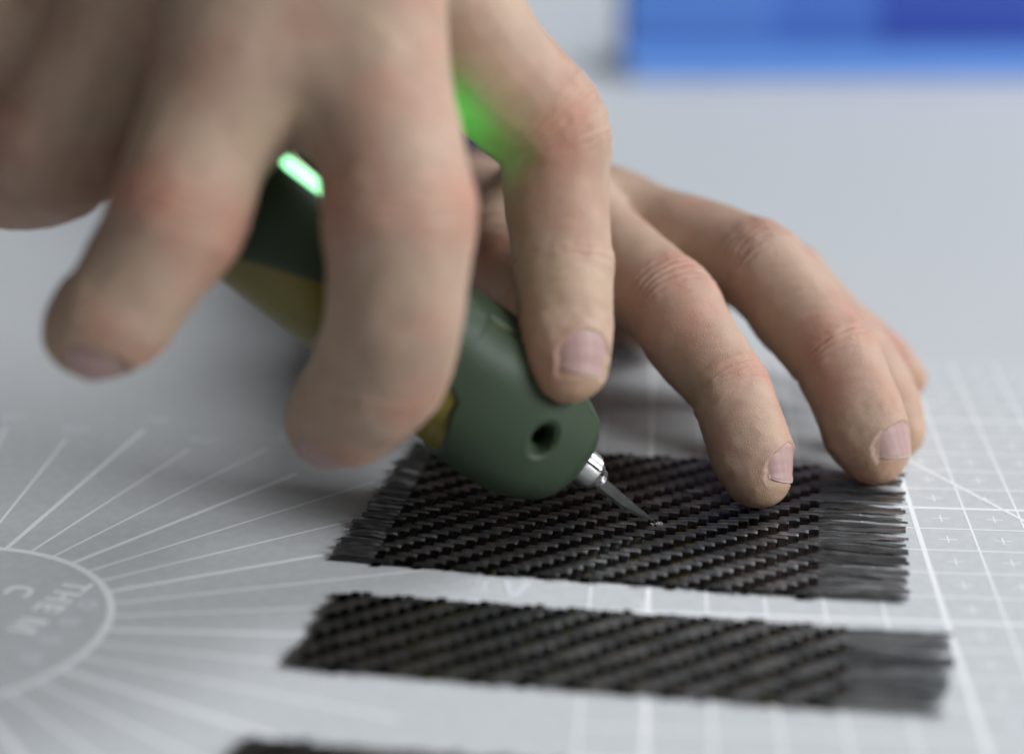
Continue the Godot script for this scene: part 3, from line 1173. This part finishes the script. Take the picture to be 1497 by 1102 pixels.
	var right_fingers := [
		{"name": "index", "pip": 4, "dip": 7, "back": Vector3(0.76, 0.55, 0.35), "nail": Vector3(0.5, 0.39, 0.77), "c": [
			Vector4(-46.78, 104.97, -7.24, 13), Vector4(-38.54, 97.41, -6.79, 11.4), Vector4(-33.22, 87.32, -6.54, 11.9), Vector4(-25.75, 79.42, -5.98, 11.2), Vector4(-20.64, 73.72, -5.1, 10.3), Vector4(-19.4, 67.05, -3.9, 9.7), Vector4(-18.91, 58.97, -1.17, 9.2), Vector4(-18.33, 50.93, 2.61, 8.9), Vector4(-17.96, 44.83, 8.9, 8.3), Vector4(-17.67, 39.91, 13.2, 7.6), Vector4(-17.46, 36.84, 15.3, 6.5)]},
		{"name": "middle", "pip": 4, "dip": 7.6, "back": Vector3(0.45, 0.38, 0.81), "nail": Vector3(0.12, -0.14, 0.98), "c": [
			Vector4(-54.8, 111.66, 14.78, 14.33), Vector4(-51.56, 98.36, 21.4, 12.28), Vector4(-48.82, 87.46, 28.25, 11.88), Vector4(-46.24, 76.8, 35.03, 11.88), Vector4(-45.43, 69.91, 38.42, 12.08), Vector4(-45.17, 62.55, 39.85, 11.57), Vector4(-45.72, 54.85, 40.35, 11.16), Vector4(-47.81, 46.03, 35.94, 11.05), Vector4(-50.32, 40.01, 33.75, 10.74), Vector4(-54.33, 34.51, 30.34, 9.7), Vector4(-57.58, 31.32, 28.25, 7.9)]},
		{"name": "ring", "pip": 4, "dip": 7, "back": Vector3(0.4, 0.39, 0.83), "nail": Vector3(0.2, -0.59, 0.78), "c": [
			Vector4(-66.01, 114.02, 17.15, 14.38), Vector4(-70.42, 98.77, 24.42, 11.92), Vector4(-73.81, 86.8, 30.59, 11.3), Vector4(-77.09, 76.8, 35.03, 10.89), Vector4(-79.71, 69.4, 38.59, 10.69), Vector4(-82.92, 63.52, 40.58, 10.07), Vector4(-86.87, 57.96, 41.4, 9.45), Vector4(-90.09, 54.32, 41.58, 9.14), Vector4(-93.22, 51.77, 41.39, 8.32), Vector4(-94.08, 51.16, 41.6, 7.19)]},
		{"name": "pinky", "pip": 3, "dip": 5, "back": Vector3(0.21, 0.59, 0.78), "nail": Vector3(-0.31, 0.82, 0.49), "c": [
			Vector4(-79.84, 112.89, 16.48, 13), Vector4(-90.02, 95.25, 15.06, 12.2), Vector4(-99.22, 81.38, 13.42, 12.2), Vector4(-105.34, 73.83, 11.75, 12), Vector4(-114.98, 70.14, 4.55, 11), Vector4(-125.32, 70.36, -2.91, 9.5), Vector4(-132.92, 73.39, -9.21, 8.5)]},
		{"name": "thumb", "pip": 3, "dip": 4.5, "back": Vector3(-0.21, -0.59, -0.78), "nail": Vector3(-0.1, -0.59, -0.8), "c": [
			Vector4(-105.19, 118.28, -32.86, 16), Vector4(-93.92, 86.22, -29.39, 14), Vector4(-84.45, 68, -20.06, 11.8), Vector4(-71.98, 58.46, -13.66, 10.4), Vector4(-61.16, 48.57, -9.26, 10.4), Vector4(-52.5, 40.85, -8.76, 9.4), Vector4(-46.33, 34.56, -9.79, 7.6)]},
	]
	var right_palm := [
		[Vector4(-46.78, 104.97, -7.24, 13), Vector4(-123.18, 145.53, -29.41, 19)],
		[Vector4(-54.18, 112.33, 21.94, 14), Vector4(-122.1, 146.54, -21.31, 19)],
		[Vector4(-64.99, 114.73, 25.36, 14), Vector4(-120.96, 145.31, -12.44, 19)],
		[Vector4(-79.84, 112.89, 16.48, 13), Vector4(-120.96, 144.22, -12.07, 19)],
		[Vector4(-46.78, 104.97, -7.24, 12), Vector4(-54.18, 112.33, 21.94, 13)],
		[Vector4(-54.18, 112.33, 21.94, 13), Vector4(-64.99, 114.73, 25.36, 13)],
		[Vector4(-64.99, 114.73, 25.36, 13), Vector4(-79.84, 112.89, 16.48, 12.5)],
		[Vector4(-69.57, 102.64, 29.45, 10), Vector4(-51.24, 100.96, 24.74, 11)],
		[Vector4(-68.32, 95.43, 30.83, 9), Vector4(-52.02, 93.95, 28.17, 9.5)],
		[Vector4(-67.07, 90.2, 31.55, 7), Vector4(-53.64, 89.35, 29.72, 7.5)],
		[Vector4(-66.65, 85.02, 28.02, 6.5), Vector4(-55.6, 83.84, 25.26, 6.5)],
		[Vector4(-123.29, 139.8, -19.03, 20), Vector4(-113.13, 99.1, -7.36, 23)],
		[Vector4(-125.17, 139.75, -34.84, 18), Vector4(-105.19, 118.28, -32.86, 16)],
		[Vector4(-122.1, 145.42, -20.93, 21), Vector4(-169.81, 184.39, -49.95, 26)],
		[Vector4(-169.81, 184.39, -49.95, 26), Vector4(-246.63, 249.26, -98.3, 34)],
	]
	var left_fingers := [
		{"name": "index", "pip": 3.3, "dip": 6, "back": Vector3(0.51, 0.85, 0.14), "nail": Vector3(0.8, 0.51, 0.31), "c": [
			Vector4(-19.88, 43.28, -65.53, 12), Vector4(-10.66, 39.79, -54.85, 10.9), Vector4(-2.83, 36.56, -44.25, 10.1), Vector4(4.16, 32.52, -34.44, 9.6), Vector4(7.5, 29.24, -28.05, 9.2), Vector4(10.85, 25.52, -22.57, 8.5), Vector4(14.39, 21.04, -16.83, 7.9), Vector4(16.78, 15.75, -12.93, 7.9), Vector4(18.48, 11.15, -10.32, 7.7), Vector4(19.4, 7.56, -8.05, 6.6)]},
		{"name": "middle", "pip": 3.2, "dip": 6, "back": Vector3(0.41, 0.9, 0.12), "nail": Vector3(0.55, 0.63, 0.55), "c": [
			Vector4(-7.48, 35.55, -79.81, 12.6), Vector4(4.45, 37.86, -67.92, 11), Vector4(15.86, 37.94, -57.39, 9.9), Vector4(23.71, 36.28, -48.38, 9.5), Vector4(28.33, 32.36, -41.78, 9.1), Vector4(32.69, 27.76, -36, 8.9), Vector4(36.95, 22.77, -30.09, 8.8), Vector4(39.95, 17.07, -24.99, 8.7), Vector4(42.19, 11.67, -22.11, 8.3), Vector4(43.61, 8.2, -19.88, 7.2)]},
		{"name": "ring", "pip": 3, "dip": 5, "back": Vector3(0.41, 0.9, 0.12), "nail": Vector3(0.81, 0.58, 0.13), "c": [
			Vector4(-2.63, 30.04, -98, 12), Vector4(12.57, 31.65, -82.71, 10.2), Vector4(24.67, 31.49, -68.93, 9.2), Vector4(31.36, 28.94, -62.79, 9), Vector4(38.42, 23.49, -54.61, 8.4), Vector4(45.14, 16.19, -46.86, 8.1), Vector4(49.9, 9.85, -40.49, 7), Vector4(51.97, 5.82, -35.96, 5.2)]},
		{"name": "pinky", "pip": 3, "dip": 5, "back": Vector3(0.42, 0.91, 0.03), "nail": Vector3(0.62, 0.78, 0.06), "c": [
			Vector4(1.29, 26.71, -109.54, 11), Vector4(15.56, 26.3, -96.74, 9), Vector4(28.49, 23.78, -85.33, 8), Vector4(37.31, 20.24, -80.96, 7.6), Vector4(47.53, 14.88, -75.98, 6.8), Vector4(55.47, 9.46, -70.98, 5.6), Vector4(59.5, 6.2, -68.82, 4.6)]},
		{"name": "thumb", "pip": 3, "dip": 4.5, "back": Vector3(-0.2, 0.82, 0.53), "nail": Vector3(-0.21, 0.59, 0.78), "c": [
			Vector4(-37.01, 26.28, -115.73, 15), Vector4(-32.96, 32.09, -82.86, 13), Vector4(-29.3, 37.89, -53.15, 11.8), Vector4(-25.12, 37.91, -39.43, 9.8), Vector4(-21.16, 36.8, -28.5, 9.6), Vector4(-17.77, 35.33, -19.56, 8.6), Vector4(-15.8, 34.28, -14.98, 6.8)]},
	]
	var left_palm := [
		[Vector4(-19.88, 43.28, -65.53, 12), Vector4(-37.43, 20.46, -134.88, 15)],
		[Vector4(-7.48, 35.55, -79.81, 12.6), Vector4(-37.52, 20.27, -139.04, 16)],
		[Vector4(-2.63, 30.04, -98, 12), Vector4(-36.73, 19.27, -142.92, 16)],
		[Vector4(1.29, 26.71, -109.54, 11), Vector4(-35.92, 18.27, -146.81, 15)],
		[Vector4(-19.88, 43.28, -65.53, 11.5), Vector4(-7.48, 35.55, -79.81, 12)],
		[Vector4(-7.48, 35.55, -79.81, 12), Vector4(-2.63, 30.04, -98, 11.5)],
		[Vector4(-2.63, 30.04, -98, 11.5), Vector4(1.29, 26.71, -109.54, 10.5)],
		[Vector4(-37.52, 19.45, -138.76, 17), Vector4(-37.01, 26.28, -115.73, 14)],
		[Vector4(-37.56, 18.95, -140.7, 18.5), Vector4(-48.44, 22.29, -200.95, 21)],
		[Vector4(-48.44, 22.29, -200.95, 21), Vector4(-81.59, 28.5, -329.74, 27)],
		[Vector4(-81.59, 28.5, -329.74, 27), Vector4(-147.73, 34.59, -479.61, 32)],
		[Vector4(3, 14, -106, 12.5), Vector4(-34, 15.5, -148, 14.5)],
	]
	prepare(right_fingers)
	prepare(left_fingers)
	make_hand("hand", "right hand gripping the green cutter from above, index finger on its nose", right_fingers, right_palm, ["index", "middle", "ring"], Color(0.39, 0.272, 0.20), 100)
	make_hand("hand", "left hand behind the cutter, its fingertips pressing the woven strip flat", left_fingers, left_palm, ["index", "middle"], Color(0.40, 0.275, 0.205), 200, [
Vector4(-38.84, 18.44, -151.09, 23), Vector4(-43.02, 19.9, -173.75, 25), Vector4(-48.44, 23.21, -201.26, 27), Vector4(-81.59, 29.62, -330.12, 32), Vector4(-147.73, 35.95, -480.07, 37)])

	# far side of the table
	var blue := mat(Color(0.16, 0.36, 0.80), 0.4)
	var deep := mat(Color(0.035, 0.085, 0.43), 0.5)
	bin_box("storage_tray", "low light blue plastic tray at the far side of the table", "tray", Vector3(150, -3.4, -525), Vector3(250, 5, 30), 0.02, blue, 3.0)
	bin_box("storage_box", "mid blue plastic box behind the left end of the light blue tray", "box", Vector3(59, -3.4, -582), Vector3(68, 70, 70), 0.0, mat(Color(0.10, 0.24, 0.63), 0.4), 3.0)
	bin_box("storage_tub", "strong blue plastic tub between the mid blue box and the deep blue crate", "tub", Vector3(117, -3.4, -584), Vector3(47.2, 80, 70), 0.0, mat(Color(0.075, 0.185, 0.57), 0.4), 3.0)
	bin_box("storage_crate", "deep blue plastic crate behind the right half of the light blue tray", "crate", Vector3(244.3, -3.4, -600), Vector3(206, 95, 100), 0.0, deep, 4.0)
	bin_box("cardboard_box", "pale grey box between the raised hand and the blue box", "box", Vector3(-23.5, -3.4, -593), Vector3(90, 60, 90), 0.0, mat(Color(0.66, 0.69, 0.72), 0.8), 3.0)
	# frayed ends where the blade has begun to cut
	var crumbs := thing("frayed_fibres", "tiny pale frayed fibre ends at the point of the blade", "fibres")
	var fv := PackedVector3Array()
	var ft := PackedInt32Array()
	for k in 26:
		var p := Vector3(rng.randf_range(-1.3, 0.7), rng.randf_range(0.66, 1.0), rng.randf_range(-0.3, 1.2))
		var dv := Vector3(rng.randf_range(-1, 1), rng.randf_range(-0.1, 0.7), rng.randf_range(-1, 1)).normalized() * rng.randf_range(0.3, 0.9)
		var sd := dv.cross(Vector3(0.3, 1, 0.2)).normalized() * 0.06
		var ud := sd.cross(dv).normalized() * 0.06
		var b := fv.size()
		for q in [p - dv * 0.5, p + dv * 0.5]:
			fv.append_array([q + sd, q + ud, q - sd - ud])
		for c in 3:
			var c2 := (c + 1) % 3
			ft.append_array([b + c, b + c + 3, b + c2, b + c2, b + c + 3, b + c2 + 3])
	part("fibre_ends", commit(fv, ft), mat(Color(0.5, 0.5, 0.48), 0.5), crumbs).set_meta("kind", "stuff")
